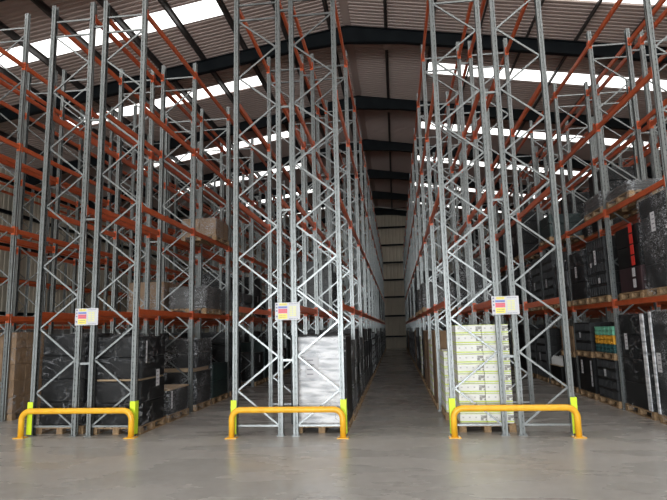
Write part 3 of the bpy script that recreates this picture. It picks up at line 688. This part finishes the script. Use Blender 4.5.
# stock that stands where it can be seen: level, bay (hex) and half of the bay, per rack row
NEAR_STOCK = {'a1': '001 010 011 031 041 050 060 130 141 160 181 191 1a0 1c1 290 381 3b0 3b1', 'a2': '020 030 031 040 041 050 051 061 070 080 081 090 091 0a0 0c1 0d0 0d1 160 180 1a0 1c0', 'c1': '021 121 131', 'c2': '001 010 011 020 021 030 031 040 041 050 051 060 061 070 071 080 081 090 091 0a0 0a1 0b1 0c0 0c1 0d0 0d1 181 1a1', 'q1': '030 031 040 041 050 080 081 090 0b1 0c0 0d0 121 130 131 141 150 180 181 190 191 1a0 240 251 261 270 291 2a0 2b0 2c0 390', 'q2': '010 011 020 041 060 0c1 0d0 0d1 110 140 150 151 171 180 1a0 1b1 1c1 1d1 220 221 230 250', 'r1': '010 011 020 021 030 031 040 041 050 051 060 070 071 080 081 090 0b1 121 131 141 161 180 181', 'r2': '031 040 041 050 060 061 070 071 080 081 090 091 0a0 0a1 0b1 0c1 0d0 0d1 121 131 150', 's1': '0a0 0c0 130 150 191 1a0 1a1 1b0 1d1', 's2': '0a0 0b0 0d0 140 160 181 1a1 1c0 250 261 270', 't1': '040 050 080', 'x2': '040 050 051 071 090 091 0a1 0b0 171', 'z1': '050 051 060 061 081 0a1 0b0 0b1 0c0 0d0 0d1 170', 'z2': '031 040 041 050 051 070 0b1 0c0 0c1 0d0 0d1'}
FAR_STOCK = {'a1': '020 021 030 040 051 061 070 080 0b0 0c0 0c1 0d0 1d1', 'a2': '071 0a1 1d1 290', 'c1': '030 031 040 050 051 061 071 0a1 0b0 0c0 0d0 0d1', 'c2': '0b0 1c1', 'q1': '051 091 0a0 0a1 0b0 0c1 0d1 151 160 1a1 260 3b1', 'q2': '001 061 070 071 080 120 141 181 1a1 1c0 251 2a0', 'r1': '061 091 0a0 0a1 0b0 0c0 0c1 0d0 0d1 190', 'r2': '021 0b0', 's1': '020 031 1b1 1d0 220 240 260 2a0 2c0 2c1', 's2': '040 041 050 060 2d0', 't1': '061 090 0c1 160 161 180 181 1a0 1a1 1c0', 'x2': '061 0c0 0c1 161 190 1a0', 'y1': '031 040 041 060 0c1', 'y2': '1b0 1d1', 'z1': '041 070 071 090 091 0a0 180 190 191 1a0 1c0 3c0', 'z2': '181 1a1 381 3c0 3c1'}
def unpack(d): return {(k, int(t[0]), int(t[1], 16), int(t[2])) for k, v in d.items() for t in v.split()}
KEEP, FAR = unpack(NEAR_STOCK), unpack(FAR_STOCK)
def fill():
    out = []; rnd = random.Random(11)
    prob = {'a1': (.85, .35, .10, .03), 'a2': (.95, .30, .06, .0), 'c1': (.75, .22, .05, 0), 'c2': (.97, .16, .04, 0), 'r1': (.97, .30, .04, 0), 'r2': (.8, .25, .06, 0),
            'q1': (.97, .85, .5, .1), 'q2': (.9, .6, .3, .08), 'z2': (.9, .45, .12, .05), 'z1': (.85, .4, .12, .04), 'y2': (.8, .4, .1, 0), 'y1': (.6, .3, 0, 0), 'x2': (.6, .25, 0, 0),
            's1': (.8, .6, .35, .1), 's2': (.5, .4, .2, 0), 't1': (.5, .4, .2, 0)}
    kinds = {'a': ['black', 'black', 'charcoal', 'dgreen', 'dgreen', 'blacklow'], 'c': ['black', 'charcoal', 'charcoal', 'crates', 'black'], 'r': ['white', 'charcoal', 'black', 'brown', 'black'],
             'q': ['black', 'charcoal', 'crates', 'brown', 'blacklow'], 'o': ['black', 'charcoal', 'brown', 'brownlow', 'dgreen']}
    for r in ROWS:
        key = r[0]; ks = kinds.get(key[0], kinds['o'])
        for lev in range(4):
            for bay in range(r[7], r[4] - 1):
                for slot in (0, 1):
                    u = rnd.random(); kd = rnd.choice(ks); j = rnd.uniform(-.03, .03)
                    if lev > 0 and kd == 'white': kd = 'crinkle'
                    if lev > 0 and rnd.random() < .25: kd = 'crinkle' if rnd.random() < .5 else 'brownlow'
                    if (key, lev, bay, slot) in TAKEN: continue
                    if lev == 0 and (key in ('c1', 'r2') and bay < 2): continue
                    if lev == 0 and key == 'a1' and bay == 0: kd = 'black'; u = 0
                    if lev == 0 and key == 'c2' and bay < 3: kd = ('black', 'charcoal', 'black', 'charcoal', 'black', 'black')[bay * 2 + slot]; u = 0
                    if lev == 1 and bay < 2 and key in ('a1', 'a2', 'c1', 'c2', 'r1', 'r2', 'z2'): continue
                    if lev == 1 and key == 'c2' and bay < 8: continue
                    if lev >= 2 and bay < 3 and key not in ('q2', 's1'): continue
                    if lev >= 2 and key in ('c1', 'c2', 'r1', 'r2'): continue
                    if lev >= 1 and key[0] in 'xyz' and (bay < 6 or u > .25): continue
                    if lev >= 1 and key in ('q1', 'q2', 's1', 's2') and kd.startswith('brown'): kd = 'black'
                    if lev == 1 and key in ('c1', 'c2', 'r1', 'r2') and kd.startswith('brown'): kd = 'charcoal'
                    if u > prob[key][lev]: continue
                    out.append((key, lev, bay, slot, kd, j))
    return out
far_mb = MB()
for key, lev, bay, slot, kd, j in fill():
    r = ROW[key]; x = (r[1] + r[2]) / 2; y = r[3] + bay * B + (.71 if slot == 0 else 2.09) + j; z = LZ(lev)
    if (key, lev, bay, slot) in FAR:        # hardly a few pixels of each show
        for q in (-.5, -.06, .38): far_mb.box(x + q, x + q + .12, y - .57, y + .57, z, z + .144, 1)
        hh = .7 if kd in ('crinkle', 'brownlow', 'blacklow') else 1.5
        far_mb.box(x - .47, x + .47, y - .55, y + .55, z + .144, z + .144 + hh / 2, 2 if kd.startswith('brown') else 0, .012); far_mb.box(x - .46, x + .46, y - .54, y + .54, z + .15 + hh / 2, z + .144 + hh, 2 if kd.startswith('brown') else 0, .012)
    if (key, lev, bay, slot) not in KEEP: continue
    root, kids, used = proto(kd)
    if used[0]: o = copy_tree(root, kids)
    else: o = root; used[0] = 1
    o.location = (x, y, z)
    o['label'] = '%s, %s, %s bay, %s, %s half' % (DESC[kd], LN[lev], ORD[bay], RN[key], 'near' if slot == 0 else 'far')
    o['category'] = 'pallet load'; o['group'] = 'stock in the ' + RN[key]

o = thing('distant_stock', 'mass of dark pallet loads glimpsed deep inside the racking', 'stock', (0, 0, 0), None, far_mb.mesh('distant_stock', [M['charcoal'], M['wood'], M['card']])); o['kind'] = 'stuff'

# ------------------------------------------------------------------ light
def area(name, loc, rot, sx_, sy, power, col):
    l = bpy.data.lights.new(name, 'AREA'); l.shape = 'RECTANGLE'; l.size = sx_; l.size_y = sy; l.energy = power; l.color = col
    o = bpy.data.objects.new(name, l); C.objects.link(o); o.location = loc; o.rotation_euler = rot; return o
area('assumed_doorway_daylight', ((DX0 + DX1) / 2, YF - .4, DH / 2), (PI / 2, 0, 0), DX1 - DX0 - .2, DH - .2, 4900, (.93, .97, 1))  # lamp in the assumed doorway, out of view, tuned for brightness
area('added_side_door_light', (XW0 - .4, (SD0 + SD1) / 2, SDH / 2), (PI / 2, 0, -PI / 2), SD1 - SD0 - .2, SDH - .2, 1300, (.93, .97, 1))  # added lamp in the assumed side doorway, lifts the left posts
w = bpy.data.worlds.new('world'); SC.world = w; w.use_nodes = True
bg = w.node_tree.nodes['Background']; bg.inputs[0].default_value = (.62, .72, .85, 1); bg.inputs[1].default_value = .6

# ------------------------------------------------------------------ camera
cd = bpy.data.cameras.new('camera'); cam = bpy.data.objects.new('camera', cd); C.objects.link(cam); SC.camera = cam
cd.sensor_fit = 'HORIZONTAL'; cd.sensor_width = 36; cd.lens = 539.11 / 667 * 36; cd.clip_end = 200
p, yw, rl = (math.radians(v) for v in (8.3813, 6.35, 1.3514))
fw = Vector((-math.sin(yw) * math.cos(p), math.cos(yw) * math.cos(p), math.sin(p))); rt0 = Vector((math.cos(yw), math.sin(yw), 0)); up0 = rt0.cross(fw)
rt = rt0 * math.cos(rl) - up0 * math.sin(rl); up = up0 * math.cos(rl) + rt0 * math.sin(rl)
mw = Matrix((rt, up, -fw)).transposed().to_4x4(); mw.translation = Vector((0, 0, 1.8379)); cam.matrix_world = mw

SC.view_settings.view_transform = 'Standard'; SC.view_settings.look = 'None'; SC.view_settings.exposure = -0.16; SC.view_settings.gamma = 1
SC.view_settings.use_curve_mapping = False
SC.cycles.use_denoising = True; SC.cycles.max_bounces = 7; SC.cycles.diffuse_bounces = 4; SC.cycles.transparent_max_bounces = 16
SC.cycles.sample_clamp_indirect = 6
